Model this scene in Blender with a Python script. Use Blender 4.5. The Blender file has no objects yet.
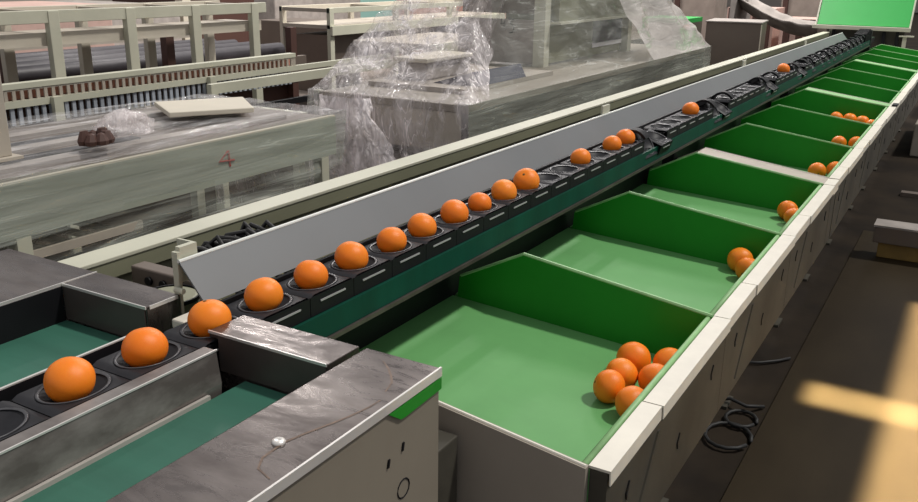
import bpy, bmesh, math, random
from mathutils import Vector, Matrix, noise
random.seed(7)
SC = bpy.context.scene
COL = SC.collection
PI = math.pi

# ------------------------------------------------------------------ materials
def nd(nt, t, **k):
    n = nt.nodes.new(t)
    for a, b in k.items():
        if a in n.inputs.keys(): n.inputs[a].default_value = b
        else: setattr(n, a, b)
    return n
def mat(name, col, rough=.5, metal=0., spec=.5, var=.0, scale=(8, 8, 8), col2=None, bump=0., bscale=None, lo=.35, hi=.65, detail=6, emis=None, coat=0):
    m = bpy.data.materials.new(name); m.use_nodes = True
    nt = m.node_tree; b = nt.nodes['Principled BSDF']; L = nt.links
    b.inputs['Roughness'].default_value = rough
    b.inputs['Metallic'].default_value = metal
    b.inputs['Specular IOR Level'].default_value = spec
    b.inputs['Coat Weight'].default_value = coat
    c1 = (*col, 1)
    c2 = (*(col2 if col2 else [max(0, c * (1 - var)) for c in col]), 1)
    tc = nd(nt, 'ShaderNodeTexCoord'); mp = nd(nt, 'ShaderNodeMapping', Scale=scale)
    L.new(tc.outputs['Object'], mp.inputs[0])
    nz = nd(nt, 'ShaderNodeTexNoise', Scale=1., Detail=detail, Roughness=.6); L.new(mp.outputs[0], nz.inputs['Vector'])
    mr = nd(nt, 'ShaderNodeMapRange'); mr.inputs[1].default_value = lo; mr.inputs[2].default_value = hi
    L.new(nz.outputs['Fac'], mr.inputs[0])
    mx = nd(nt, 'ShaderNodeMix', data_type='RGBA'); mx.inputs[6].default_value = c1; mx.inputs[7].default_value = c2
    L.new(mr.outputs[0], mx.inputs[0]); L.new(mx.outputs[2], b.inputs['Base Color'])
    if bump:
        mp2 = nd(nt, 'ShaderNodeMapping', Scale=bscale or scale); L.new(tc.outputs['Object'], mp2.inputs[0])
        n2 = nd(nt, 'ShaderNodeTexNoise', Scale=1., Detail=3); L.new(mp2.outputs[0], n2.inputs['Vector'])
        bp = nd(nt, 'ShaderNodeBump', Strength=bump, Distance=.01); L.new(n2.outputs['Fac'], bp.inputs['Height'])
        L.new(bp.outputs[0], b.inputs['Normal'])
    return m
def film_mat(name, alpha, tint, rough=.12, sx=(6, 6, 6), crease=.5, bump=.5, bs=(14, 14, 14), lo=.40, hi=.72):
    """clear stretch film: mostly see-through, milky where it bunches, with sharp pale creases, shiny"""
    m = bpy.data.materials.new(name); m.use_nodes = True
    nt = m.node_tree; L = nt.links; b = nt.nodes['Principled BSDF']; out = nt.nodes['Material Output']
    b.inputs['Base Color'].default_value = (*tint, 1); b.inputs['Roughness'].default_value = rough
    b.inputs['Specular IOR Level'].default_value = 1.0
    tc = nd(nt, 'ShaderNodeTexCoord'); mp = nd(nt, 'ShaderNodeMapping', Scale=sx); L.new(tc.outputs['Object'], mp.inputs[0])
    nz = nd(nt, 'ShaderNodeTexNoise', Scale=1., Detail=6, Roughness=.6, Distortion=.8); L.new(mp.outputs[0], nz.inputs['Vector'])
    mr = nd(nt, 'ShaderNodeMapRange'); mr.inputs[1].default_value = lo; mr.inputs[2].default_value = hi
    mr.inputs[3].default_value = alpha[0]; mr.inputs[4].default_value = alpha[1]
    L.new(nz.outputs['Fac'], mr.inputs[0])
    mp2 = nd(nt, 'ShaderNodeMapping', Scale=bs); L.new(tc.outputs['Object'], mp2.inputs[0])
    n2 = nd(nt, 'ShaderNodeTexNoise', Scale=1., Detail=2, Distortion=1.); L.new(mp2.outputs[0], n2.inputs['Vector'])
    # creases: thin bands where the warped noise crosses its middle
    sb = nd(nt, 'ShaderNodeMath', operation='SUBTRACT'); L.new(n2.outputs['Fac'], sb.inputs[0]); sb.inputs[1].default_value = .5
    ab = nd(nt, 'ShaderNodeMath', operation='ABSOLUTE'); L.new(sb.outputs[0], ab.inputs[0])
    cr = nd(nt, 'ShaderNodeMapRange'); cr.inputs[1].default_value = 0; cr.inputs[2].default_value = .022; cr.inputs[3].default_value = crease; cr.inputs[4].default_value = 0
    L.new(ab.outputs[0], cr.inputs[0])
    gt = nd(nt, 'ShaderNodeMath', operation='MULTIPLY'); L.new(cr.outputs[0], gt.inputs[0])
    g2 = nd(nt, 'ShaderNodeMapRange'); g2.inputs[1].default_value = .42; g2.inputs[2].default_value = .60; L.new(nz.outputs['Fac'], g2.inputs[0]); L.new(g2.outputs[0], gt.inputs[1])
    ad = nd(nt, 'ShaderNodeMath', operation='ADD', use_clamp=True); L.new(mr.outputs[0], ad.inputs[0]); L.new(gt.outputs[0], ad.inputs[1])
    bp = nd(nt, 'ShaderNodeBump', Strength=bump, Distance=.03); L.new(n2.outputs['Fac'], bp.inputs['Height'])
    L.new(bp.outputs[0], b.inputs['Normal'])
    tr = nd(nt, 'ShaderNodeBsdfTransparent'); ms = nd(nt, 'ShaderNodeMixShader')
    L.new(ad.outputs[0], ms.inputs[0]); L.new(tr.outputs[0], ms.inputs[1]); L.new(b.outputs[0], ms.inputs[2])
    L.new(ms.outputs[0], out.inputs['Surface'])
    return m

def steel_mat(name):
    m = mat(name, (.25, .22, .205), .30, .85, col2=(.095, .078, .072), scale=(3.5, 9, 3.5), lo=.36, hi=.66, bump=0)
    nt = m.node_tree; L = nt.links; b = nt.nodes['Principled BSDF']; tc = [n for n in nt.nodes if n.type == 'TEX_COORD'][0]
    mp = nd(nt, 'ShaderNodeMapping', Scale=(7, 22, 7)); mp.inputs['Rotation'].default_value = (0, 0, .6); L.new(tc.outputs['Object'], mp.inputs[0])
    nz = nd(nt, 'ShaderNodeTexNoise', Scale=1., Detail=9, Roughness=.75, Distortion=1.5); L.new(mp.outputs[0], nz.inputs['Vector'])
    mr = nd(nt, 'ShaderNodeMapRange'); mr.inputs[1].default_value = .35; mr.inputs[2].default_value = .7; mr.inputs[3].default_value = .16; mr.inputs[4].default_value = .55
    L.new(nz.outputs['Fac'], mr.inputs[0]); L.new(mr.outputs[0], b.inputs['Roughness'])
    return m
M = {}
M['cream'] = mat('cream_paint', (.56, .555, .44), .45, var=.12, scale=(3, 3, 3))
M['cream_dull'] = mat('dull_cream_paint', (.46, .41, .34), .55, var=.2, scale=(4, 4, 4))
M['lip'] = mat('lip_paint', (.74, .70, .60), .45, var=.12, scale=(9, 9, 9))
M['panel'] = mat('shaded_grey_panel_paint', (.070, .064, .050), .6, var=.4, scale=(5, 5, 5), spec=.25)  # the lip's cream paint, darkened to grey for shade on the outward side
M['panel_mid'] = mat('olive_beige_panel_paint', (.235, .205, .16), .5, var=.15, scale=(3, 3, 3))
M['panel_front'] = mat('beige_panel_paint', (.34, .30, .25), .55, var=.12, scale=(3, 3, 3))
M['olive'] = mat('olive_paint', (.26, .26, .175), .5, var=.25, scale=(3, 1, 3))
M['tray'] = mat('green_tray_lining', (.135, .37, .125), .6, var=.10, scale=(5, 5, 5), spec=.3)
M['tray_edge'] = mat('pale_green_edge', (.30, .55, .24), .45, var=.2, scale=(20, 20, 20))
M['divider'] = mat('shaded_green_paint', (.018, .26, .020), .42, var=.14, scale=(4, 4, 4), spec=.3)  # tray green deepened in colour for the shade on the divider faces
M['belt'] = mat('green_belt', (.038, .145, .10), .55, var=.18, scale=(2, 14, 2), spec=.45)
M['belt_dark'] = mat('dark_green_belt', (.001, .062, .038), .55, var=.3, scale=(3, 10, 3), spec=.25)
M['steel'] = steel_mat('scratched_stainless')
M['scuff'] = mat('tan_scuff', (.22, .15, .11), .5, .3, var=.4, scale=(60, 60, 60))
M['steel_wall'] = mat('mottled_stainless_wall', (.34, .31, .29), .35, .45, col2=(.15, .13, .12), scale=(6, 9, 20), lo=.35, hi=.65)
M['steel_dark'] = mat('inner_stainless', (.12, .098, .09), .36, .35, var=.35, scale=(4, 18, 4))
M['steel_bright'] = mat('folded_steel_edge', (.85, .82, .78), .3, .5, var=.1)
M['guard'] = mat('grey_guard_plate', (.178, .185, .190), .42, .15, var=.12, scale=(1.5, 1.5, 1.5), spec=.5)
M['guard_edge'] = mat('guard_rolled_edge', (.72, .74, .70), .4, var=.05)
M['black'] = mat('black_plastic', (.008, .008, .010), .55, var=.3, spec=.25)
M['cup'] = mat('charcoal_cup_plastic', (.024, .024, .028), .5, var=.3, scale=(30, 30, 30), spec=.3)
M['rim'] = mat('cup_rim_glint', (.075, .075, .082), .35, var=.3, scale=(40, 40, 40))  # greyer than the cup: the rim's light reflection put into the colour
M['pin'] = mat('grey_pin_steel', (.42, .42, .42), .4, .2)
M['rubber'] = mat('black_rubber', (.012, .012, .012), .6)
M['white_strip'] = mat('white_wear_strip', (.45, .42, .38), .5, var=.1)
M['calyx'] = mat('brown_green_calyx', (.16, .10, .02), .7, var=.3, scale=(200, 200, 200))
M['concrete'] = mat('shaded_concrete', (.034, .025, .017), .8, spec=.1, col2=(.014, .011, .009), scale=(2.2, 2.2, 2.2), lo=.3, hi=.7, bump=.2)  # concrete coloured darker to hold the shade between the machines
M['floor_far'] = mat('pale_floor', (.24, .20, .17), .6, var=.3, scale=(.8, .8, .8))
M['sheet'] = mat('shaded_brown_fibreboard', (.040, .030, .018), .5, col2=(.022, .016, .010), scale=(2.2, .9, 2), lo=.3, hi=.7, spec=.12, bump=.08)  # board colour darkened to carry the heavy shade over this floor
M['wood'] = mat('pale_wood', (.42, .28, .16), .6, col2=(.26, .15, .08), scale=(3, 20, 20))
M['carton'] = mat('brown_carton', (.33, .27, .23), .7, var=.2)
M['carton_pink'] = mat('pinkish_carton', (.62, .42, .36), .7, var=.2, scale=(4, 4, 4))
M['salmon'] = mat('salmon_panel', (.62, .27, .19), .6, var=.2)
M['darkred'] = mat('dark_brown_slat', (.07, .03, .022), .6)
M['wall'] = mat('warehouse_wall', (.40, .36, .32), .8, var=.2, scale=(.5, .5, .5))
M['board_green'] = mat('bright_green_belt', (.025, .42, .07), .45, var=.12, scale=(1.5, 1.5, 1.5))
M['grey_green'] = mat('grey_green_paint', (.36, .385, .315), .5, var=.15, scale=(3, 1, 3))
M['foam'] = mat('ivory_foam_board', (.60, .55, .45), .6, var=.06)
M['blue_dark'] = mat('dark_blue_window', (.03, .03, .06), .25)
M['white_sill'] = mat('white_strip_panel', (.85, .85, .9), .4)  # plain white strip below the machine window
M['red'] = mat('red_marker', (.42, .03, .02), .6)
M['redcap'] = mat('red_cap', (.5, .02, .015), .4)
M['ink'] = mat('dark_marker', (.06, .05, .05), .6)
M['rod'] = mat('pale_blue_grey_rod', (.50, .54, .60), .4, var=.5, scale=(3, 3, 3))
M['roller_dark'] = mat('dull_steel_roller', (.05, .045, .052), .5, .1, var=.3)
M['roller'] = mat('steel_roller', (.45, .46, .55), .3, .8, var=.3)
M['cloth'] = mat('grey_cloth', (.40, .36, .33), .8, var=.3, scale=(6, 6, 6))
M['teal'] = mat('teal_tarp', (.30, .52, .47), .6)
M['yellow'] = mat('ochre_crate', (.24, .15, .035), .6, var=.25)
M['film_flat'] = film_mat('stretch_film_tight', (.12, .45), (.78, .76, .76), .13, (12, 1.6, 8), .5, .5, (30, 2.6, 20))
M['film_loose'] = film_mat('stretch_film_loose', (.10, .72), (1.0, .93, .93), .11, (5, 5, 3), 1., 1., (18, 18, 5))
M['film_milky'] = film_mat('milky_stretch_film', (.55, .80), (.66, .62, .58), .16, (2, 1.5, 3), .3, .35, (4, 3, 14))
M['film_thin'] = film_mat('thin_stretch_film', (.07, .26), (.80, .82, .76), .10, (3, 1.6, 6), .30, .5, (2.5, 1.5, 14))
M['film_bunch'] = film_mat('bunched_stretch_film', (.30, .85), (1.0, .93, .94), .11, (9, 9, 5), .9, 1., (26, 26, 9))
M['film_clear'] = film_mat('clear_stretch_film', (.20, .50), (.68, .72, .64), .12, (4, .8, 8), .3, .22, (8, 1.1, 24))
M['cart_steel'] = mat('warm_grey_steel', (.175, .14, .115), .5, .3, var=.15, scale=(2, 2, 2))
def orange_mat():
    m = bpy.data.materials.new('orange_peel'); m.use_nodes = True
    nt = m.node_tree; b = nt.nodes['Principled BSDF']; L = nt.links
    oi = nd(nt, 'ShaderNodeObjectInfo')
    mx = nd(nt, 'ShaderNodeMix', data_type='RGBA'); mx.inputs[6].default_value = (.93, .185, .008, 1); mx.inputs[7].default_value = (.97, .285, .016, 1)
    tc = nd(nt, 'ShaderNodeTexCoord')
    nz = nd(nt, 'ShaderNodeTexNoise', Scale=22., Detail=3); L.new(tc.outputs['Object'], nz.inputs['Vector'])
    ad = nd(nt, 'ShaderNodeMath', operation='ADD'); L.new(oi.outputs['Random'], ad.inputs[0]); L.new(nz.outputs['Fac'], ad.inputs[1])
    mu = nd(nt, 'ShaderNodeMath', operation='MULTIPLY'); L.new(ad.outputs[0], mu.inputs[0]); mu.inputs[1].default_value = .55
    L.new(mu.outputs[0], mx.inputs[0]); L.new(mx.outputs[2], b.inputs['Base Color'])
    vo = nd(nt, 'ShaderNodeTexVoronoi', Scale=520.); L.new(tc.outputs['Object'], vo.inputs['Vector'])
    bp = nd(nt, 'ShaderNodeBump', Strength=.12, Distance=.002); L.new(vo.outputs['Distance'], bp.inputs['Height']); L.new(bp.outputs[0], b.inputs['Normal'])
    b.inputs['Roughness'].default_value = .42; b.inputs['Specular IOR Level'].default_value = .4
    b.inputs['Subsurface Weight'].default_value = .12; b.inputs['Subsurface Radius'].default_value = (.01, .004, .001)
    return m
M['orange'] = orange_mat()

# ------------------------------------------------------------------ mesh helpers
class MB:
    def __init__(s): s.bm = bmesh.new()
    def verts(s, pts): return [s.bm.verts.new(p) for p in pts]
    def box(s, x0, x1, y0, y1, z0, z1, mtx=None):
        p = [(x0, y0, z0), (x1, y0, z0), (x1, y1, z0), (x0, y1, z0), (x0, y0, z1), (x1, y0, z1), (x1, y1, z1), (x0, y1, z1)]
        if mtx: p = [mtx @ Vector(q) for q in p]
        v = s.verts(p)
        for f in ((3, 2, 1, 0), (4, 5, 6, 7), (0, 1, 5, 4), (1, 2, 6, 5), (2, 3, 7, 6), (3, 0, 4, 7)): s.bm.faces.new([v[i] for i in f])
        return s
    def prism(s, prof, a0, a1, axis='y'):
        """closed profile: (x,z) pairs extruded along y, or (y,z) pairs extruded along x"""
        f = (lambda u, w, a: (u, a, w)) if axis == 'y' else ((lambda u, w, a: (a, u, w)) if axis == 'x' else (lambda u, w, a: (u, w, a)))
        A = s.verts([f(u, w, a0) for u, w in prof]); B = s.verts([f(u, w, a1) for u, w in prof]); n = len(prof)
        s.bm.faces.new(A); s.bm.faces.new(B[::-1])
        for i in range(n): s.bm.faces.new([A[i], B[i], B[(i + 1) % n], A[(i + 1) % n]])
        return s
    def strip(s, pts, th, y0, y1):
        """open polyline of (x,z), given thickness th to its right side, extruded along y"""
        P = [Vector((p[0], p[1])) for p in pts]; off = []
        for i, p in enumerate(P):
            d = Vector((0, 0))
            if i > 0: d += (P[i] - P[i - 1]).normalized()
            if i < len(P) - 1: d += (P[i + 1] - P[i]).normalized()
            d.normalize(); off.append(p + Vector((d.y, -d.x)) * th)
        return s.prism([tuple(p) for p in P] + [tuple(p) for p in off[::-1]], y0, y1)
    def tube(s, pts, r, n=8, cap=True):
        pts = [Vector(p) for p in pts]; rings = []
        for i, p in enumerate(pts):
            d = (pts[min(i + 1, len(pts) - 1)] - pts[max(i - 1, 0)]).normalized()
            u = d.cross(Vector((0, 0, 1)));
            if u.length < 1e-3: u = d.cross(Vector((0, 1, 0)))
            u.normalize(); w = d.cross(u)
            rings.append(s.verts([p + u * math.cos(2 * PI * k / n) * r + w * math.sin(2 * PI * k / n) * r for k in range(n)]))
        for a, b in zip(rings, rings[1:]):
            for k in range(n): s.bm.faces.new([a[k], a[(k + 1) % n], b[(k + 1) % n], b[k]])
        if cap: s.bm.faces.new(rings[0][::-1]); s.bm.faces.new(rings[-1])
        return s
    def lathe(s, prof, n=24, cx=0, cy=0, sx=1, sy=1):
        rings = []
        for r, z in prof:
            if r < 1e-6: rings.append([s.bm.verts.new((cx, cy, z))])
            else: rings.append(s.verts([(cx + r * sx * math.cos(2 * PI * k / n), cy + r * sy * math.sin(2 * PI * k / n), z) for k in range(n)]))
        for a, b in zip(rings, rings[1:]):
            for k in range(n):
                j = (k + 1) % n
                f = [a[0] if len(a) == 1 else a[k], a[0] if len(a) == 1 else a[j], b[0] if len(b) == 1 else b[j], b[0] if len(b) == 1 else b[k]]
                g = []
                for v in f:
                    if v not in g: g.append(v)
                if len(g) > 2: s.bm.faces.new(g)
        return s
    def grid(s, fn, nu, nv):
        V = [[s.bm.verts.new(fn(i / nu, j / nv)) for j in range(nv + 1)] for i in range(nu + 1)]
        for i in range(nu):
            for j in range(nv): s.bm.faces.new([V[i][j], V[i + 1][j], V[i + 1][j + 1], V[i][j + 1]])
        return s
    def build(s, name, m, parent=None, bevel=0, smooth=False, org=None, recalc=True):
        if recalc: bmesh.ops.recalc_face_normals(s.bm, faces=s.bm.faces)
        if org is not None and parent is None:
            bmesh.ops.translate(s.bm, verts=s.bm.verts, vec=-Vector(org))
        if parent is not None:
            bmesh.ops.translate(s.bm, verts=s.bm.verts, vec=-parent_loc(parent))
        me = bpy.data.meshes.new(name); s.bm.to_mesh(me); s.bm.free()
        me.materials.append(m)
        if smooth:
            for p in me.polygons: p.use_smooth = True
        o = bpy.data.objects.new(name, me); COL.objects.link(o)
        if parent is not None: o.parent = parent
        elif org is not None: o.location = org
        if bevel:
            b = o.modifiers.new('bevel', 'BEVEL'); b.width = bevel; b.segments = 2; b.limit_method = 'ANGLE'
        return o
def parent_loc(p):
    v = Vector((0, 0, 0))
    while p is not None: v += Vector(p.location); p = p.parent
    return v
def tag(o, label=None, cat=None, group=None, kind=None):
    if label: o['label'] = label
    if cat: o['category'] = cat
    if group: o['group'] = group
    if kind: o['kind'] = kind
    return o
def thing(name, label, cat, loc=(0, 0, 0), group=None):
    o = bpy.data.objects.new(name, None); COL.objects.link(o); o.location = loc; o.empty_display_size = .1
    return tag(o, label, cat, group)
def copy_tree(o, parent=None):
    c = o.copy(); COL.objects.link(c)
    if parent is not None: c.parent = parent
    for ch in [k for k in bpy.data.objects if k.parent == o]: copy_tree(ch, c)
    return c

# ------------------------------------------------------------------ setting
MB().box(-30, 8, -3, 45, -.1, 0).build('floor', M['concrete'])['kind'] = 'structure'
MB().box(-30.2, -30, -3, 45, 0, 7).build('wall_left', M['wall'])['kind'] = 'structure'
MB().box(-30, 8, 45, 45.2, 0, 7).build('wall_back', M['wall'])['kind'] = 'structure'
o = MB().box(-.478, 1.1, 1.2, 6.05, 0.0, .012).build('fibreboard_sheet', M['sheet'], org=(.3, 3.5, 0), bevel=.002)
tag(o, 'large brown fibreboard sheet lying flat on the floor beside the sorting machine', 'board')

# ------------------------------------------------------------------ cup conveyor
PITCH, Y0 = .141, .741
CX = -1.11
cc = thing('cup_conveyor', 'long black cup conveyor carrying single oranges between the grey guard and the green trays', 'conveyor', (CX, 5, .0))
MB().box(-1.152, -1.066, -.4, 10.95, .885, .938).build('conveyor_beam', M['black'], cc)
MB().box(-1.060, -1.050, 1.09, 10.35, .886, .938).build('guide_strip', M['belt_dark'], cc)['label'] = 'dark green guide strip'
MB().box(-1.205, -1.197, 1.09, 10.80, .69, .884).build('skirt', M['black'], cc)  # added black wall: blocks light from the left, keeps the underside dark
MB().box(-1.064, -1.044, 1.09, 10.35, .876, .885).build('guide_edge', M['steel_dark'], cc)
MB().box(-1.174, -1.166, 1.1, 10.3, .93, .992).build('back_rail', M['black'], cc)
for y in (1.15, 3.732, 6.245, 8.645, 10.88):
    MB().box(-1.135, -1.085, y - .03, y + .03, 0, .884).build('leg', M['black'], cc)  # black colour stands for the shade under the conveyor
def make_cup():
    b = MB()
    def bowl(x, y):
        d = math.hypot(x / .045, y / .056)
        return .984 - .0215 * max(0, 1 - d ** 2.2) - .006 * max(0, (abs(y) - .058) / .012)
    b.grid(lambda u, v: (-.052 + .104 * u, -.0695 + .139 * v, bowl(-.052 + .104 * u, -.0695 + .139 * v)), 20, 26)
    o = b.build('cup', M['cup'], None, smooth=True)
    so = MB(); so.box(-.052, -.049, -.0695, .0695, .939, .979); so.box(.0490, .0522, -.0695, .0695, .939, .9795); so.box(-.049, .049, -.06, .06, .939, .950)
    k = so.build('carrier', M['black'], None); k.parent = o
    r = MB(); r.lathe([(.0475, .9842), (.0505, .9858), (.0530, .9846), (.0505, .9838)], 26, 0, 0, .90, 1.10)
    q = r.build('rim', M['rim'], None, smooth=True); q.parent = o
    p = MB().box(.0523, .0545, -.040, .040, .9640, .9675).build('pin', M['pin'], None)
    p.parent = o; p['label'] = 'light grey pin'
    o.parent = cc
    return o
cup0 = make_cup()
tipped = {18: 58, 19: 20, 25: 58, 26: 30, 33: 60, 34: 30, 40: 60, 41: 30, 44: 55, 47: 60, 49: 58, 51: 55, 54: 60, 57: 58, 59: 62, 61: 60, 63: 58, 65: 62, 66: 60, 67: 62}
for n in range(-5, 68):
    c = cup0 if n == -5 else copy_tree(cup0, cc)
    y = Y0 + n * PITCH
    c.location = (0, y - 5, 0)
    if n in tipped:
        a = math.radians(tipped[n])
        # the cup swings down over the right-hand side of the line
        R = Matrix.Translation((.026, 0, .952)) @ Matrix.Rotation(a, 4, 'Y') @ Matrix.Translation((0, 0, -.970))
        c.matrix_local = Matrix.Translation((0, y - 5, 0)) @ R
# arched black kickers standing where cups tip out
def kicker(y):
    b = MB(); P = []
    for k in range(17):
        t = k / 16; a = PI * (1 - t * .80)
        P.append((-1.098 + .062 * math.cos(a), .968 + .056 * math.sin(a) - .02 * max(0, t - .7)))
    b.strip(P, .010, y - .026, y + .026)
    return b.build('kicker', M['black'], cc)
for n in (17.55, 24.5, 26.9, 32.5, 34.9, 39.5, 41.9, 43.5, 45.4, 48.3, 50.4, 52.6, 55.5, 58.2, 60.4, 62.4, 64.4, 66.4):
    kicker(Y0 + n * PITCH)
e = MB().box(-1.17, -1.045, 10.36, 10.44, .80, 1.04).build('end_plate', M['black'], cc, bevel=.01)
for k in range(9):
    y = 9.95 + k * .045; MB().box(-1.165, -1.05, y, y + .018, .94, 1.02 + .004 * k).build('end_rib', M['black'], cc, bevel=.006)

# ------------------------------------------------------------------ oranges
def orange_mesh():
    b = MB(); prof = []; N = 18
    for i in range(N + 1):
        t = PI * i / N
        r = math.sin(t); z = -math.cos(t) * .93
        z += .055 * math.exp(-((t - PI) / .22) ** 2) * -1 + .03 * math.exp(-(t / .2) ** 2)
        prof.append((r if 0 < i < N else 0, z))
    b.lathe(prof, 28)
    for v in b.bm.verts: v.co *= 1 + .02 * noise.noise(v.co * 1.6 + Vector((3, 1, 2)))
    o = b.build('orange', M['orange'], smooth=True)
    k = MB()
    k.lathe([(0, .862), (.05, .877), (.095, .890), (.07, .905), (.03, .909), (0, .902)], 7)
    s = k.build('calyx', M['calyx'], smooth=True); s.parent = o
    s['label'] = 'small brown stem end'
    return o
orange0 = orange_mesh(); first = [True]
def orange(x, y, z, r, label, group, rot=None):
    o = orange0 if first[0] else copy_tree(orange0); first[0] = False
    o.location = (x, y, z); o.scale = (r, r, r)
    o.rotation_euler = rot or (random.uniform(-.5, .5) , random.uniform(-.5, .5), random.uniform(0, 6))
    tag(o, label, 'orange', group)
    return o
GC = 'oranges riding in the conveyor cups'
cupfruit = [(0, .0365, 'orange in the cup nearest the camera, between the two green side belts', (1.3, .4, 0)),
 (1, .0365, 'orange in the second cup, just beyond the one nearest the camera', (-1.1, 1.2, 0)),
 (2, .0375, 'orange passing between the ends of the two stainless crossbars', (.0, -.25, 0)),
 (3, .0365, 'orange just past the stainless crossbars at the near end of the grey guard', (1.4, -1, 0)),
 (4, .0345, 'second orange beyond the stainless crossbars, in front of the guard', (-1.3, .5, 1)),
 (5, .0365, 'third orange beyond the stainless crossbars, brighter and rounder than the one before', (1.2, 1.2, 2)),
 (6, .0345, 'fourth orange beyond the stainless crossbars on the cup line', (1.9, .2, 2)),
 (7, .0355, 'fifth orange beyond the stainless crossbars on the cup line', (-1.9, .2, 2)),
 (8, .0365, 'large orange in the cup right before the small tilted one', (1.0, 1.7, 2)),
 (9, .0320, 'smaller orange between two larger ones midway along the cup line', (1.4, .6, 1)),
 (10, .0365, 'orange next before the one with its stem end showing', (-1.6, .6, 1)),
 (11, .0390, 'largest orange with its dark stem end facing the camera, last before the empty cups', (.75, .10, 0)),
 (14, .0345, 'lone orange with empty cups before and after it', (1.5, .5, 1)),
 (16, .0345, 'first of the two touching oranges before the first tipped cup', (-1.5, .5, 1)),
 (17, .0365, 'second of the two touching oranges, right at the first tipped cup', (1.5, 1.5, 1)),
 (23, .0375, 'lone orange past the first tipped cup, by the second guard bracket', (-1.4, .3, 1)),
 (38, .0390, 'farthest orange on the cup line, small against the black cups', (1.4, .3, 1))]
for n, r, lab, rot in cupfruit:
    if n not in (2, 11): rot = (PI + rot[0] * .25, rot[1] * .15, n * 1.7)
    orange(CX + random.uniform(-.003, .003), Y0 + n * PITCH + random.uniform(-.006, .006), .9630 + r * .96, r * 1.02, lab, GC, rot)

# ------------------------------------------------------------------ outlet trays
XR, ZR = -.460, .800      # right end of the divider tops
XL, ZL = -.977, .868      # left end
def base_z(x): return .664 - (x + .50) * .062
def make_tray(y0, y1, label, gap=False, lastpiece=False):
    t = thing('outlet_tray', label, 'sorting tray', (-.75, y0, 0), 'green outlet trays along the sorting machine')
    # lined bottom
    pr = [(-1.196, base_z(-1.196)), (-.484, base_z(-.484)), (-.476, ZR - .012), (-.458, ZR - .012), (-.458, base_z(-.49) - .02), (-1.196, base_z(-1.196) - .02)]
    MB().prism(pr, y0 + .004, y1 - .010).build('tray_bottom', M['tray'], t)
    # rounded green edging along the low end
    MB().tube([(-.4700, y0 + .006, ZR - .006), (-.4700, y1 - .012, ZR - .006)], .0068, 10).build('edging', M['tray_edge'], t, smooth=True)
    # divider at the far side
    dv = [(XR, ZR), (XL, ZL), (-1.175, .768), (-1.182, .69), (-.99, base_z(-.99) - .015), (XR, base_z(XR) - .015)]
    MB().prism([(a, b) for a, b in dv], y1 - .009, y1 - .003).build('divider', M['divider'], t)
    MB().tube([(XR - .002, y1 - .006, ZR + .001), (XL, y1 - .006, ZL + .001), (-1.172, y1 - .006, .770)], .0050, 6).build('divider_edge', M['tray_edge'], t)  # pale edge, thickened to stand for its bright glow
    return t
ys = [1.233, 2.027, 2.846, 3.665]
yy = [(1.233, 2.027), (2.027, 2.846), (2.846, 3.665),
      (3.80, 4.56), (4.56, 5.34), (5.34, 6.18),
      (6.32, 7.02), (7.02, 7.84), (7.84, 8.58),
      (8.72, 9.45), (9.45, 10.10), (10.10, 10.80)]
labs = ['green outlet tray nearest the camera, holding a pile of six oranges',
 'second green outlet tray, with two oranges in its far corner',
 'third green outlet tray, with two oranges before the first grey joint cover',
 'fourth green outlet tray, just beyond the wide grey joint cover, with two oranges',
 'fifth green outlet tray, two oranges by its lip, just before the row of four',
 'sixth green outlet tray, with a row of four oranges before the second joint cover',
 'empty green tray directly beyond the second joint cover',
 'empty green tray, second beyond the second joint cover',
 'empty green tray directly before the third joint cover',
 'empty green tray directly beyond the third joint cover',
 'last but one of the green trays towards the green back board',
 'farthest green tray, under the bright green back board']
trays = []
for (a, b), l in zip(yy, labs):
    t = make_tray(a, b, l); trays.append(t)
    # white painted cover pieces on the lip, joined part-way along the tray
    j = a + (b - a) * .345
    for q0, q1, dx in ((a, j, 0), (j, b, .003)):
        pf = [(-.4600 + dx * .4, .8005), (-.4200 + dx, .8005), (-.4190 + dx, .772), (-.4215 + dx, .772), (-.4223 + dx, .7955), (-.4600 + dx * .4, .7955)]
        MB().prism(pf, q0 + .0018, q1 - .0018).build('lip_cover', M['lip'], t)
    # outer panel with slots and a folded stiffener
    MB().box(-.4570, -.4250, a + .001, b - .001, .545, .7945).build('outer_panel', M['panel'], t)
    for fy in (.14, .55, .86):
        ym = a + (b - a) * fy
        pb = MB(); z = .70 if fy != .55 else .64
        pb.prism([(ym - .008, z), (ym + .006, z + .02), (ym + .010, z + .018), (ym - .002, z - .006), (ym + .004, z - .012), (ym - .002, z - .016)], -.4252, -.4225, 'x')
        pb.build('latch_slot', M['black'], t)
    ym = a + (b - a) * .25
    MB().prism([(ym - .05, .575), (ym + .075, .745), (ym + .085, .745), (ym - .035, .575)], -.4252, -.4215, 'x').build('stiffener', M['panel'], t)
    if a in (1.233, 3.80, 6.32, 8.72):
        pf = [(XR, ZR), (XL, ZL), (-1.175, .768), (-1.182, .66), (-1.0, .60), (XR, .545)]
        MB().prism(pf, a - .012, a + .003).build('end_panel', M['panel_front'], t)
        MB().tube([(XR - .002, a - .005, ZR + .001), (XL, a - .005, ZL + .001)], .0030, 6).build('end_panel_edge', M['lip'], t)
    for yl in ((a + .30,) if a > 1.5 else (a + .03,)):
        MB().box(-.70, -.655, yl, yl + .045, .012, .640).build('leg', M['panel'], t)
        MB().box(-.735, -.62, yl - .03, yl + .075, 0, .012).build('foot', M['panel'], t)
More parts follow.
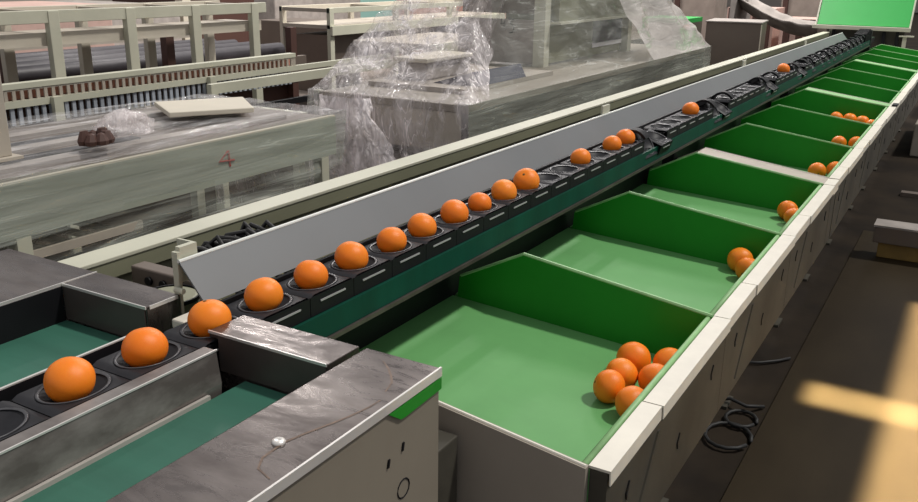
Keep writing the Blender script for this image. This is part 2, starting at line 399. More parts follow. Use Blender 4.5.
for a, b, l in ((3.668, 3.785, 'wide grey joint cover between the third and fourth green trays'),
                (6.183, 6.305, 'pale joint cover between the sixth and seventh green trays'),
                (8.583, 8.705, 'pale joint cover before the last three green trays')):
    t = thing('joint_cover', l, 'cover strip', (-.75, a, 0), 'joint covers between tray modules')
    MB().prism([(XR, ZR + .002), (XL, ZL + .002), (XL, ZL - .01), (XR, ZR - .01)], a, b).build('cover_plate', M['cream_dull'] if a < 4 else M['tray_edge'], t)
    MB().box(-.70, -.65, a + .03, b - .03, 0, .815).build('leg', M['panel'], t)
    MB().prism([(-.4570, .795), (-.4250, .795), (-.4250, .545), (-.4570, .545)], a, b).build('outer_panel', M['panel'], t)
    MB().prism([(-.4600, .8010), (-.4180, .8010), (-.4180, .76), (-.4210, .76), (-.4210, .7955), (-.4600, .7955)], a, b).build('lip_cover', M['lip'], t)
# black catch at the second joint
o = MB().box(-.445, -.412, 6.20, 6.30, .8011, .812).build('rubber_stop', M['black'], bevel=.003)
tag(o, 'small black stop on the lip at the second joint cover', 'stop')

# oranges in the trays
def tray_orange(x, y, r, label, group, z=None, rot=None):
    zz = base_z(x) + .92 * r + .001 if z is None else z
    orange(x, y, zz + .0012, r * 1.045, label, group, rot)
G1 = 'pile of oranges in the nearest tray'
tray_orange(-0.530, 1.668, 0.0375, 'lowest orange of the six in the nearest tray, against the lip', G1, rot=(.5, .7, 0))
tray_orange(-0.602, 1.712, 0.0369, 'leftmost orange of the nearest pile, its dark stem end facing left', G1, rot=(.2, -1.25, .3))
tray_orange(-0.522, 1.800, 0.0396, 'orange in the middle of the nearest pile, leaning on the lip', G1, rot=(2, .7, 0))
tray_orange(-0.600, 1.788, 0.0369, 'orange half hidden behind the leftmost one in the nearest pile', G1, rot=(2.4, .7, 0))
tray_orange(-0.603, 1.876, 0.0401, 'topmost orange of the nearest pile, before the dark green divider', G1, rot=(1.6, 1.9, 0))
tray_orange(-0.522, 1.905, 0.0391, 'rightmost orange of the nearest pile, in the corner by the divider', G1, rot=(1.2, .9, 0))
G2 = 'oranges in the second tray'
tray_orange(-0.570, 2.797, 0.0396, 'upper orange of the pair in the second tray, touching the divider', G2, rot=(1.2, .9, 0))
tray_orange(-0.528, 2.725, 0.0380, 'lower orange of the pair in the second tray, nearer the camera', G2, rot=(1.9, .9, 0))
G3 = 'oranges in the third tray'
tray_orange(-0.563, 3.545, 0.0380, 'upper orange of the pair in the third tray', G3, rot=(1.2, 2.9, 0))
tray_orange(-0.525, 3.470, 0.0364, 'lower orange of the pair in the third tray, half hidden by the divider', G3, rot=(.2, 2.9, 0))
G4 = 'oranges in the fourth tray'
tray_orange(-0.585, 4.36, 0.0396, 'left orange of the pair beyond the wide grey joint cover', G4, rot=(1.2, 1.9, 0))
tray_orange(-0.520, 4.47, 0.0385, 'right orange of the pair beyond the wide grey joint cover', G4, rot=(.9, 1.9, 0))
tray_orange(-0.605, 5.19, 0.0385, 'left orange of the pair in the fifth tray', 'oranges in the fifth tray', rot=(1.2, 1.1, 0))
tray_orange(-0.522, 5.25, 0.0396, 'right orange of the pair in the fifth tray, by the lip', 'oranges in the fifth tray', rot=(1.2, 2.1, 0))
G6 = 'row of oranges in the sixth tray'
tray_orange(-0.745, 6.08, 0.0385, 'leftmost of the four oranges in a row in the sixth tray', G6)
tray_orange(-0.665, 6.09, 0.0401, 'second from the left of the four oranges in the sixth tray', G6)
tray_orange(-0.588, 6.07, 0.0396, 'third from the left of the four oranges in the sixth tray', G6)
tray_orange(-0.523, 6.005, 0.0364, 'rightmost of the four oranges in the sixth tray, by the lip', G6)

# ------------------------------------------------------------------ stainless infeed table
inf = thing('infeed_table', 'scratched stainless infeed table with green side belts at the near end of the cup line', 'infeed table', (-1.1, .5, 0))
YB0, YB1 = .983, 1.070
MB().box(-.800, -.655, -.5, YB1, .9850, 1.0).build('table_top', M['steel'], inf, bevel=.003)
MB().box(-.6560, -.6525, -.5, YB1, .9860, 1.0012).build('folded_edge', M['steel_bright'], inf)
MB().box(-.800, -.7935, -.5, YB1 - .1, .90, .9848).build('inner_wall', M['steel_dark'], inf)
MB().prism([(-1.072, 1.0), (-.8125, 1.0), (-.8125, .898), (-1.050, .898), (-1.050, .9875), (-1.072, .9875)], YB0, YB1 - .003).build('crossbar', M['steel'], inf, bevel=.0015)
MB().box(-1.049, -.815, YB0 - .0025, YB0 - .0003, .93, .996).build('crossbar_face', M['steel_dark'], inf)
MB().box(-1.071, -.813, YB0 - .0030, YB0 - .0006, .9965, 1.0015).build('folded_edge', M['steel_bright'], inf)
MB().box(-1.245, -1.2425, YB0 + .02, YB1, .9950, 1.0018).build('folded_edge', M['steel_bright'], inf)
MB().box(-1.4845, -1.246, YB0 + .015, YB1 + .008, .905, 1.0).build('crossbar', M['steel'], inf, bevel=.002)
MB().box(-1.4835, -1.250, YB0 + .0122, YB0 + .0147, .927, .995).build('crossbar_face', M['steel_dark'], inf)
MB().box(-1.4840, -1.246, YB0 + .0118, YB0 + .0144, .9960, 1.0015).build('folded_edge', M['steel_bright'], inf)
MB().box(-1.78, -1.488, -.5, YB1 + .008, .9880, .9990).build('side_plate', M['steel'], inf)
MB().box(-1.4878, -1.4853, -.5, YB1 + .008, .915, 1.0016).build('folded_edge', M['steel_bright'], inf)
MB().box(-1.4850, -1.4825, -.5, YB0 + .011, .915, .9955).build('inner_wall', M['black'], inf)  # stainless wall coloured black for the dark reflection in it
MB().box(-1.4820, -1.1930, -.5, YB0 + .011, .912, .924).build('side_belt', M['belt'], inf)['label'] = 'green left side belt'
MB().box(-.9900, -.8010, -.5, YB0 - .004, .912, .926).build('side_belt', M['belt'], inf)['label'] = 'green right side belt'
MB().box(-1.191, -1.186, -.5, .925, .905, .9880).build('separator', M['black'], inf)
MB().box(-1.191, -1.186, -.5, .925, .9881, .9905).build('separator_edge', M['steel_bright'], inf)
MB().prism([(-1.033, .998), (-1.005, .998), (-.997, .940), (-1.000, .914), (-1.033, .914)], -.5, .934).build('divider_wall', M['steel_wall'], inf, bevel=.002)
MB().box(-1.0055, -1.003, -.5, .934, .9965, .9995).build('folded_edge', M['steel_bright'], inf)
MB().box(-.9965, -.9900, -.5, .90, .926, .9330).build('wear_strip', M['white_strip'], inf)
MB().box(-.790, -.657, -.5, YB1 - .003, .02, .984).build('side_panel', M['panel_mid'], inf)
MB().box(-1.78, -.80, -.5, .90, .60, .878).build('lower_body', M['steel_dark'], inf)
for sx in (-1.70, -.95):
    for sy in (-.3, .8): MB().box(sx - .03, sx + .03, sy - .03, sy + .03, 0, .60).build('leg', M['cream_dull'], inf)
MB().prism([(.955, .9620), (.968, .9610), (1.0695, .9640), (1.0695, .9835), (.925, .9835)], -.6568, -.6530, 'x').build('chute_edge', M['divider'], inf)['label'] = 'green chute edge showing under the stainless top'
MB().lathe([(0, 1.0035), (.0035, 1.0035), (.0045, 1.0045), (.0085, 1.0035), (.0095, 1.0005), (.0095, .9995)], 14, -.7175, .762).build('bolt', M['steel_bright'], inf, smooth=True)
for y, z in ((.963, .905), (.925, .895)):
    MB().prism([(y - .003, z), (y + .001, z), (y + .004, z + .013), (y, z + .013)], -.6572, -.6545, 'x').build('slot', M['black'], inf)
MB().tube([(-.6565, .965 + .016 * math.cos(t / 12 * 2 * PI), .838 + .016 * math.sin(t / 12 * 2 * PI)) for t in range(13)], .0012, 6).build('ring_mark', M['black'], inf)
def scuff(pts, wd):
    b = MB(); P = [Vector(p) for p in pts]; A = []; B = []
    for i, p in enumerate(P):
        d = (P[min(i + 1, len(P) - 1)] - P[max(i - 1, 0)]).normalized(); q = Vector((-d.y, d.x)) * wd * (.4 + .6 * math.sin(PI * (i + .5) / len(P)))
        A.append(p + q); B.append(p - q)
    V = b.verts([(p.x, p.y, 1.0004) for p in A] + [(p.x, p.y, 1.0004) for p in B]); n = len(P)
    for i in range(n - 1): b.bm.faces.new([V[i], V[i + 1], V[n + i + 1], V[n + i]])
    return b.build('scuff_mark', M['scuff'], inf)
scuff([(-.668, .690), (-.696, .700), (-.709, .722), (-.711, .765), (-.702, .800), (-.690, .836), (-.680, .870), (-.673, .905), (-.672, .930)], .0022)
scuff([(-.681, .955), (-.690, .985), (-.704, 1.003), (-.722, 1.022), (-.746, 1.041)], .0020)
MB().box(-.79, -.70, 1.09, 1.205, .02, .80).build('corner_bracket', M['panel'], inf, bevel=.003)

# ------------------------------------------------------------------ guard plate
g = thing('guard_plate', 'long sloping grey guard plate with pale rolled edge behind the cup line', 'guard', (-1.2, 5, 0))
MB().prism([(-1.1780, .9935), (-1.2400, 1.0655), (-1.2430, 1.0640), (-1.1815, .9920)], 1.075, 9.65).build('plate', M['guard'], g)
MB().tube([(-1.2425, 1.075, 1.0660), (-1.2425, 9.65, 1.0660)], .0042, 8).build('rolled_edge', M['guard_edge'], g)
for y in (1.085,):
    b = MB()
    b.prism([(-1.2620, 1.082), (-1.2470, 1.082), (-1.2470, 1.038), (-1.2520, 1.0), (-1.2520, .93), (-1.2620, .93)], y - .008, y + .002)
    b.box(-1.2620, -1.2500, y + .002, y + .045, 1.02, 1.090); b.box(-1.3000, -1.2620, y + .040, y + .045, 1.02, 1.090)
    b.build('mounting_bracket', M['cream'], g)
for y in (3.24, 5.54, 7.62):
    b = MB(); b.box(-1.2560, -1.2480, y, y + .075, 1.02, 1.100); b.box(-1.30, -1.2561, y, y + .075, 1.02, 1.03)
    b.build('mounting_bracket', M['cream'], g)
b = MB(); b.box(-1.2520, -1.2480, 1.078, 1.084, .935, 1.062)
b.tube([(-1.251, 1.07, 1.010), (-1.23, 1.07, 1.010)], .006, 8)
b.build('clamp_rod', M['cream'], g)
MB().box(-1.215, -1.182, 1.022, 1.074, .955, .975).build('end_stop', M['lip'], g, bevel=.004)

g.rotation_euler.x = -.0030; g.location.z = -.0115   # the plate sags a little towards its far end
# ------------------------------------------------------------------ main frame beam left of the guard
fb = thing('frame_beam', 'long cream steel frame beam running beside the grey guard plate', 'beam', (-1.62, 5, 0))
MB().box(-1.656, -1.580, 1.100, 11.2, .974, .984).build('beam_top', M['cream'], fb, bevel=.002)
MB().box(-1.595, -1.583, 1.101, 11.2, .936, .9738).build('beam_flange', M['olive'], fb)
MB().box(-1.612, -1.598, 1.102, 11.2, .76, .9738).build('beam_side', M['olive'], fb)
MB().box(-1.654, -1.640, 1.102, 11.2, .865, .9738).build('beam_side', M['cream_dull'], fb)
for y in (1.3, 3.2, 5.2, 7.2, 9.2, 11.0):
    MB().box(-1.637, -1.615, y, y + .08, .012 + .003 * (y - 5), .9735).build('leg', M['cream_dull'], fb)
fb.rotation_euler.x = -.0030; fb.location.z = -.0115
o = thing('machine_deck', 'dark inner deck of the machine between the cream beam and the cup line', 'deck', (-1.4, 5, 0))
MB().box(-1.594, -1.475, 1.100, 10.9, .70, .715).build('deck_plate', M['steel_dark'], o)
for y in (1.102, 3.6, 6.2, 8.8): MB().box(-1.56, -1.51, y, y + .05, 0, .6995).build('leg', M['cream_dull'], o)
o = thing('drive_box', 'dark drive box with a round pulley behind the left stainless crossbar', 'drive', (-1.42, 1.14, 0))
MB().box(-1.55, -1.36, 1.210, 1.25, .7160, .965).build('housing', M['cart_steel'], o, bevel=.004)
for dx in (0, .045): MB().tube([(-1.490 + dx, 1.203, .940), (-1.490 + dx, 1.209, .940)], .010, 12).build('hole', M['black'], o)
MB().lathe([(0, .955), (.05, .955), (.056, .952), (.056, .93), (0, .93)], 24, -1.355, 1.148).build('pulley', M['olive'], o)
MB().tube([(-1.355, 1.148, .0), (-1.355, 1.148, .929)], .02, 10).build('shaft', M['black'], o)
MB().lathe([(.0561, .956), (.060, .956), (.060, .948), (.0561, .948)], 24, -1.355, 1.148).build('pulley_rim', M['black'], o)
# black cable bundle
b = MB()
for k in range(20):
    y = 1.262 + k * .012
    pts = []
    for t in range(9):
        u = t / 8
        pts.append((-1.56 + .24 * u + random.uniform(-.008, .008), y + .10 * u * random.uniform(.7, 1.3), .735 + (.268 + random.uniform(-.03, .008)) * math.sin(PI * (.12 + u * .8)) + random.uniform(-.008, .008)))
    b.tube(pts, .0065, 6)
for k in range(5):
    b.tube([(-1.54 + k * .035, 1.28 + .06 * j, .728 + .010 * k + .015 * math.sin(j + k)) for j in range(9)], .009, 6)
o = b.build('cable_bundle', M['rubber'], org=(-1.45, 1.6, .72), smooth=True)
tag(o, 'black cable bundle piled between the cream beam and the guard plate', 'cables')
# ------------------------------------------------------------------ green back board and cabinet behind the trays
o = thing('back_conveyor', 'bright green inclined belt on a pale frame standing behind the last trays', 'conveyor', (-1.25, 11.3, 0))
MB().prism([(11.31, 1.035), (11.75, 1.75), (11.77, 1.74), (11.33, 1.025)], -1.745, -.765, 'x').build('belt', M['board_green'], o)
MB().box(-1.79, -.745, 11.25, 11.30, .985, 1.03).build('front_bar', M['cream'], o, bevel=.004)
for x in (-1.76, -.757):
    MB().prism([(11.30, 1.03), (11.76, 1.78), (11.80, 1.76), (11.34, 1.0)], x - .008, x + .008, 'x').build('side_rail', M['cream'], o)
MB().box(-1.57, -.80, 11.32, 11.35, .35, .984).build('lower_panel', M['panel'], o)
for x in (-1.55, -1.01, -.87): MB().box(x - .018, x + .018, 11.28, 11.31, 0, .984).build('post', M['black'], o)
MB().box(-.81, -.77, 11.26, 11.30, 0, .93).build('post', M['cream'], o)
MB().box(-.85, -.70, 11.24, 11.31, .9301, .945).build('post_cap', M['cream'], o)
MB().box(-1.72, -1.62, 11.22, 11.32, 0, .984).build('post', M['cart_steel'], o)
o = MB().box(-.98, -.72, 10.85, 11.15, 0, .80).build('end_cabinet', M['cream_dull'], bevel=.006, org=(-.85, 11, 0))
tag(o, 'pale end cabinet past the farthest green tray', 'cabinet')

# ------------------------------------------------------------------ film wrapped table on the left
XF, ZT = -2.50, .95
def nz3(x, y, z, s): return noise.noise(Vector((x, y, z)) * s)
w = thing('wrapped_roller_table', 'long grey machine table wrapped in clear stretch film with a red 4 on its side', 'wrapped table', (-2.95, 1.8, 0))
MB().box(-3.42, XF - .0352, -.4, 3.16, .915, .945).build('table_top', M['cart_steel'], w)
MB().box(XF - .035, XF - .012, -.4, 3.16, .9150, .948).build('edge_rail', M['grey_green'], w)
MB().box(XF - .0345, XF - .013, -.4, 3.16, .9481, .954).build('edge_highlight', M['foam'], w)  # pale strip standing in for the highlight along the top edge
MB().box(XF - .035, XF - .012, -.4, 3.16, .775, .9149).build('side_board', M['grey_green'], w)
MB().box(-3.42, -3.395, -.4, 3.16, .775, .9149).build('side_board', M['cream'], w)
for x in (XF - .06, -3.38):
    for y in (.3, 1.55, 3.05): MB().box(x, x + .05, y, y + .05, 0, .774).build('leg', M['cream'], w)
for z in (.695,):
    b = MB()
    for k in range(19):
        b.box(-3.10, -2.545, .3 + k * .09, .3 + k * .09 + .036, z, z + .012)
    b.box(-3.12, -3.10, .2, 2.05, z - .01, z + .02); b.box(-2.86, -2.83, .2, 2.05, z - .012, z - .0005); b.box(-2.545, -2.53, .2, 2.05, z - .01, z + .02)
    b.build('lower_grid', M['cream_dull'], w)
b = MB()
for k in range(3): b.box(-2.66 - k * .12, -2.64 - k * .12, -.3, 3.1, .50, .53)
b.build('cross_rails', M['cream_dull'], w)
for x in (-3.20, -2.95, -2.70):
    MB().box(x - .035, x + .035, -.3, 3.0, .9452, .962).build('channel', M['cloth'], w)
MB().box(-3.10, -3.02, -.2, 2.3, .9455, .952).build('dark_slot', M['black'], w)
MB().box(-2.86, -2.80, -.2, 2.3, .9455, .952).build('dark_slot', M['black'], w)
def film_top(u, v):
    x = -3.45 + u * (3.45 + XF + .008); y = -.42 + v * 3.64
    return (x, y, .972 + .010 * nz3(x * 2, y * .7, 0, 4) + .006 * nz3(x * 3, y * 1.2, 5, 9))
MB().grid(film_top, 40, 120).build('film_top', M['film_flat'], w, smooth=True)
def film_side(u, v):
    y = -.42 + v * 3.64; z = .975 - u * .215
    return (XF + .006 + .008 * nz3(0, y * .8, z * 5, 4) - .02 * u, y, z)
MB().grid(film_side, 16, 120).build('film_side', M['film_clear'], w, smooth=True)
def film_low(u, v):
    y = -.42 + v * 3.64; z = .760 - u * .46
    return (XF - .02 + .03 * nz3(0, y * .8, z * 3, 4) - .10 * u, y, z)
MB().grid(film_low, 16, 100).build('film_skirt', M['film_clear'], w, smooth=True)
def film_end(u, v):
    x = -3.45 + v * (3.45 + XF); z = .97 - u * .6
    return (x, 3.225 + .03 * nz3(x, 2, z, 5) + .08 * u, z)
MB().grid(film_end, 20, 30).build('film_end', M['film_loose'], w, smooth=True)
# hand-drawn red 4 on the side
def stroke(pts, m, name, parent, r=.0045): return MB().tube(pts, r, 6).build(name, m, parent)
x4 = XF - .0105
b = MB()
b.tube([(x4, 2.474, .900), (x4, 2.425, .866), (x4, 2.505, .860)], .0048, 6)
b.tube([(x4, 2.476, .902), (x4, 2.480, .838)], .0048, 6)
b.build('painted_number', M['red'], w)
o = thing('post_bracket', 'cream upright post at the left edge standing on the film wrapped table', 'post', (-2.78, 1.63, .99))
MB().box(-2.80, -2.740, 1.665, 1.722, .985, 1.36).build('upright', M['cream_dull'], o, bevel=.003)
MB().box(-2.83, -2.715, 1.64, 1.745, .975, .985).build('foot', M['cream_dull'], o)
o = thing('foam_board', 'ivory foam board lying on the film wrapped table', 'board', (-2.93, 2.78, .985))
MB().prism([(-3.181, 2.705), (-2.888, 2.528), (-2.698, 2.832), (-2.974, 3.052)], .990, 1.012, 'z').build('foam_slab', M['foam'], o, bevel=.004)
# crumpled film and dark scrap on the table
b = MB()
def crump(u, v):
    a = u * 2 * PI; r = .02 + .10 * (1 - abs(2 * v - 1) ** 1.5)
    x = -2.68 + .09 * (2 * v - 1) + r * .3 * math.cos(a); y = 2.13 + r * .85 * math.cos(a) ; z = 1.005 + abs(r * .75 * math.sin(a)) * (1 if 0 < a < 6.3 else 1)
    k = .035 * nz3(x, y, z + u, 16)
    return (x + k, y + k * .8, max(.985, z + k * .5))
b.grid(crump, 40, 26)
tag(b.build('crumpled_film', M['film_loose'], smooth=True, org=(-2.72, 2.16, .98)), 'crumpled ball of clear film on the wrapped table beside the dark scrap', 'plastic film')
b = MB()
for k in range(7):
    a = k * .9; cx, cy = -2.67 + .034 * math.cos(a), 1.995 + .040 * math.sin(a)
    b.lathe([(0, .985), (.020, .990), (.024, 1.005), (.012, 1.028 + .006 * (k % 3)), (0, 1.034)], 8, cx, cy, 1 + .3 * math.sin(k), 1.2)
tag(b.build('dark_rag', M['darkred'], org=(-2.74, 1.99, .985)), 'dark brown crumpled rag on the wrapped table', 'rag')

# ------------------------------------------------------------------ slotted conveyor frame behind it
def slotted(name, label, X, ya, yb, zt, par=None):
    o = thing(name, label, 'conveyor frame', (X - .3, (ya + yb) / 2, 0))
    MB().box(X - .03, X, ya, yb, zt - .028, zt).build('upper_rail', M['cream'], o)
    MB().box(X - .03, X, ya, yb + 1.2, zt - .124, zt - .088).build('middle_rail', M['cream'], o)
    b = MB(); n = int((yb - ya) / .046)
    pr = [(ya, zt - .0879)]
    for k in range(n):
        y = ya + k * .046
        pr += [(y, zt - .034), (y + .030, zt - .034), (y + .030, zt - .0835), (y + .046, zt - .0835)] if k % 1 == 0 else []
    pr = [(ya - .02, zt - .0281)] + [(ya - .02, zt - .0879)]
    for k in range(n):
        y = ya + k * .046
        pr += [(y, zt - .0879), (y, zt - .038), (y + .027, zt - .038), (y + .027, zt - .0879)]
    pr += [(yb, zt - .0879), (yb, zt - .0281)]
    b.prism(pr, X - .012, X - .004, 'x')
    b.build('slotted_band', M['cream_dull'], o)
    b = MB()
    for k in range(n): b.box(X - .02, X - .008, ya + k * .046 + .006, ya + k * .046 + .028, zt - .215, zt - .1241)
    b.build('rod_row', M['rod'], o)
    MB().box(X - .10, X - .06, ya, yb, zt - .20, zt - .0901).build('backing', M['darkred'], o)
    MB().box(X - .10, X - .06, ya, yb, zt - .0899, zt - .03).build('backing', M['salmon'], o)
    MB().box(X - .64, X - .61, ya, yb, zt - .218, zt - .12).build('far_rail', M['cream_dull'], o)
    MB().box(X - .0605, X - .0305, ya, yb, zt - .012, zt).build('top_flange', M['cream'], o)
    y = ya + .12
    while y < yb:
        MB().box(X + .0005, X + .03, y, y + .055, 0, zt - .088).build('leg', M['cream'], o); y += 1.13
        MB().box(X - .64, X - .61, y - 1.13, y - 1.08, 0, zt - .2185).build('leg', M['cream_dull'], o)
    return o
slotted('slotted_conveyor', 'cream conveyor frame with a long slotted side band behind the wrapped table', -4.28, 1.7, 4.95, 1.003)

def rack(label, X, ya, yb, z1, z0, posts, depth=.55, name='steel_rack'):
    o = thing(name, label, 'steel frame', (X, (ya + yb) / 2, 0))
    for dx, m in ((0, M['cream']), (-depth, M['foam'])):
        MB().box(X + dx - .04, X + dx, ya, yb, z0, z1).build('top_beam', m, o, bevel=.003)
        for y in posts:
            MB().box(X + dx - .042, X + dx + .006, y, y + .075, 0, z1 - .004).build('post', m, o, bevel=.003)
    for y in posts: MB().box(X - depth, X - .04, y + .01, y + .05, z0 + .01, z1 - .01).build('cross_bar', M['cream_dull'], o)
    return o
r1 = rack('tall cream steel frame with square posts behind the slotted conveyor', -4.97, 1.9, 5.42, 1.325, 1.248, (2.35, 3.48, 4.06, 4.64, 5.25), .5)
MB().box(-5.40, -5.03, 1.9, 5.4, 1.15, 1.18).build('shelf', M['cream_dull'], r1)
MB().box(-5.029, -5.015, 1.9, 5.4, 1.11, 1.19).build('shelf_edge', M['foam'], r1)
b = MB()
for k in range(4): b.tube([(-5.9 - .3 * k, 2.0, .83), (-5.9 - .3 * k, 6.6, .83)], .065, 14)
r2 = thing('roller_machine', 'dark machine with long shiny rollers seen through the tall cream frame', 'machine', (-6.3, 4.3, 0))
b.build('roller', M['roller_dark'], r2, smooth=True)
MB().box(-7.0, -5.75, 2.0, 6.6, .2, .76).build('machine_bed', M['darkred'], r2)
MB().box(-5.72, -5.66, 1.9, 6.7, .55, .78).build('side_rail', M['cart_steel'], r2)
for y in (2.2, 3.6, 5.0, 6.5):
    MB().box(-5.74, -5.67, y, y + .08, 0, 1.05).build('post', M['darkred'], r2)
MB().box(-7.05, -6.95, 2, 6.6, .9, .98).build('top_rail', M['cream_dull'], r2)
r3 = rack('farther cream steel frame right of the tall one, before the salmon panels', -6.4, 8.0, 12.2, 1.16, 1.10, (8.0, 9.3, 10.6, 11.9), .7)
MB().box(-7.1, -6.40, 8.0, 12.2, .93, .97).build('shelf', M['cream_dull'], r3)
MB().box(-6.40, -6.36, 8.0, 12.2, .86, .96).build('shelf_edge', M['cream'], r3)
MB().box(-7.0, -6.5, 8.1, 12.1, .55, .85).build('lower_unit', M['cart_steel'], r3)
r4 = thing('low_cream_frame', 'low cream table frame left of the large wrapped machine', 'steel frame', (-4.6, 6.5, 0))
MB().box(-4.95, -4.15, 6.52, 7.9, .93, .97).build('table_top', M['cream_dull'], r4)
MB().box(-4.15, -4.11, 6.52, 7.9, .86, .97).build('table_edge', M['cream'], r4)
for y in (6.54, 7.1, 7.8): MB().box(-4.20, -4.152, y, y + .06, 0, .929).build('leg', M['cream'], r4)
MB().box(-4.9, -4.25, 6.6, 7.8, .45, .5).build('lower_shelf', M['carton'], r4)
# cross conveyor joining slotted frame
r5 = thing('cross_frame', 'cream cross frame with a black slotted strip right of the slotted conveyor', 'steel frame', (-3.75, 4.4, 0))
MB().box(-4.10, -4.06, 3.9, 6.3, .84, .90).build('side_rail', M['cream'], r5)
MB().box(-4.10, -3.3, 3.86, 3.90, .76, .80).build('front_rail', M['cream'], r5)
for p in ((-4.09, 3.92), (-4.09, 4.9), (-3.4, 3.865)): MB().box(p[0], p[0] + .05, p[1], p[1] + .05, 0, .76).build('leg', M['cream'], r5)
MB().box(-4.05, -4.02, 3.95, 6.2, .70, .74).build('black_strip', M['black'], r5)
o = tag(MB().box(-8.6, -7.4, 9.2, 9.9, 0, .9).build('dark_cabinet', M['cart_steel'], bevel=.01, org=(-8, 9.5, 0)), 'dark cabinet standing behind the farther cream frame', 'cabinet')

# ------------------------------------------------------------------ far background items
def item(name, label, cat, x0, x1, y0, y1, z1, m, wrap=False, rot=0):
    o = thing(name, label, cat, ((x0 + x1) / 2, (y0 + y1) / 2, 0))
    MB().box(x0, x1, y0, y1, .12, z1).build('load', m, o, bevel=.02)
    b = MB()
    for k in range(3): b.box(x0, x0 + .1, y0 + k * (y1 - y0 - .1) / 2, y0 + k * (y1 - y0 - .1) / 2 + .1, 0, .0995); b.box(x1 - .1, x1, y0 + k * (y1 - y0 - .1) / 2, y0 + k * (y1 - y0 - .1) / 2 + .1, 0, .0995)
    b.box(x0, x1, y0, y1, .0996, .1195)
    b.build('pallet_base', M['wood'], o)
    return o
item('pallet_load', 'pale pinkish covered pallet load far behind the left end of the tall frame', 'pallet load', -9.6, -8.3, 3.6, 6.6, 1.18, M['carton_pink'])
item('pallet_load', 'grey covered pallet load far behind the tall frame, left of the dark gap', 'pallet load', -12.5, -10.2, 6.2, 9.3, 1.05, M['cloth'])
item('pallet_load', 'dark brown pallet load far behind the middle of the tall frame', 'pallet load', -12.3, -10.8, 9.8, 11.5, 1.1, M['darkred'])
item('pallet_load', 'grey wrapped pallet load beyond the tall frame before the teal tarp', 'pallet load', -12.3, -10.8, 12.0, 14.5, 1.1, M['cloth'])
item('pallet_load', 'pallet load under a pale teal tarp far behind the tall frame', 'pallet load', -13.4, -12.4, 16.4, 18.6, 1.35, M['teal'])
item('pallet_load', 'left pink wrapped pallet load behind the farther cream frame', 'pallet load', -9.6, -8.4, 14.0, 15.2, 1.42, M['carton_pink'])
item('pallet_load', 'salmon orange pallet load at the edge of the large wrapped machine', 'pallet load', -8.2, -7.0, 13.6, 15.3, 1.40, M['salmon'])
for y in (3.2, 9.4, 15.0):
    o = MB().box(-10.4 + .2 * (y > 10), -10.25 + .2 * (y > 10), y, y + .16, 0, 2.6).build('white_post', M['foam'])
    tag(o, {3.2: 'pale upright post far behind the left part of the tall frame', 9.4: 'pale upright post far behind the middle of the tall frame', 15.0: 'pale upright post near the teal tarp'}[y], 'post', 'pale posts in the far hall')
b = MB().box(-29.9, -7.4, 7.6, 44.9, .001, .004); o = b.build('floor', M['floor_far']); o['kind'] = 'structure'

# ------------------------------------------------------------------ large film wrapped machine
TX0, TX1, TY0, TY1 = -3.13, -2.19, 3.80, 8.15
w = thing('wrapped_machine', 'large machine on a table, draped and wrapped in loose clear film', 'wrapped machine', (-2.66, 6, 0))
MB().box(TX0, TX1, TY0, TY1, .905, .945).build('table_top', M['panel_mid'], w, bevel=.004)
MB().box(TX1 - .03, TX1 - .005, TY0 + .01, TY1, .66, .9048).build('side_board', M['panel'], w)
MB().box(TX0 + .01, TX1 - .031, TY0 + .01, TY0 + .03, .70, .9048).build('front_board', M['cream_dull'], w)
for x in (TX0 + .02, TX1 - .10):
    for y in (TY0 + .05, 5.9, TY1 - .1): MB().box(x, x + .06, y, y + .06, 0, .6595 if x > -2.5 else .9045).build('leg', M['cream_dull'], w)
b = MB()
for z in (.32, .5): b.box(TX0 + .09, TX1 - .11, TY0 + .04, TY0 + .07, z, z + .035)
for y in (4.6, 5.2): b.box(TX0 + .09, TX1 - .11, y, y + .03, .35, .38)
b.build('lower_rails', M['cream_dull'], w)
# body: posts, panels, shelf
for x, y in ((-2.735, 5.68), (-2.705, 7.28)):
    MB().box(x, x + .085, y, y + .085, .9455, 1.95).build('post', M['cream'], w)
MB().box(-3.36, -2.737, 5.70, 5.72, .96, 1.262).build('front_panel', M['cloth'], w)
MB().box(-3.36, -2.737, 5.76, 5.80, 1.30, 1.90).build('upper_panel', M['cart_steel'], w)
MB().box(-2.69, -2.675, 5.767, 6.62, .96, 1.235).build('side_panel', M['olive'], w)
MB().box(-2.69, -2.675, 6.62, 7.27, 1.05, 1.235).build('window', M['blue_dark'], w)
MB().box(-2.69, -2.67, 6.62, 7.27, 1.018, 1.0495).build('window_sill', M['white_sill'], w)
MB().box(-2.69, -2.675, 6.62, 7.27, .96, 1.0175).build('side_panel', M['olive'], w)
MB().box(-3.05, -2.57, 5.767, 7.55, 1.236, 1.252).build('shelf', M['cream'], w)
MB().box(-3.02, -2.60, 5.80, 7.50, 1.2525, 1.46).build('shelf_box', M['olive'], w)
MB().box(-3.05, -2.40, 4.15, 5.30, .946, .972).build('base_plate', M['panel_front'], w)
MB().box(-2.98, -2.78, 4.35, 4.85, .973, 1.075).build('gear_case', M['cloth'], w, bevel=.01)
MB().box(-3.00, -2.76, 4.33, 4.87, 1.0752, 1.10).build('gear_case_lid', M['foam'], w, bevel=.006)
MB().prism([(-2.70, .973), (-2.40, .973), (-2.44, 1.05)], 4.30, 4.9).build('black_plate', M['blue_dark'], w)
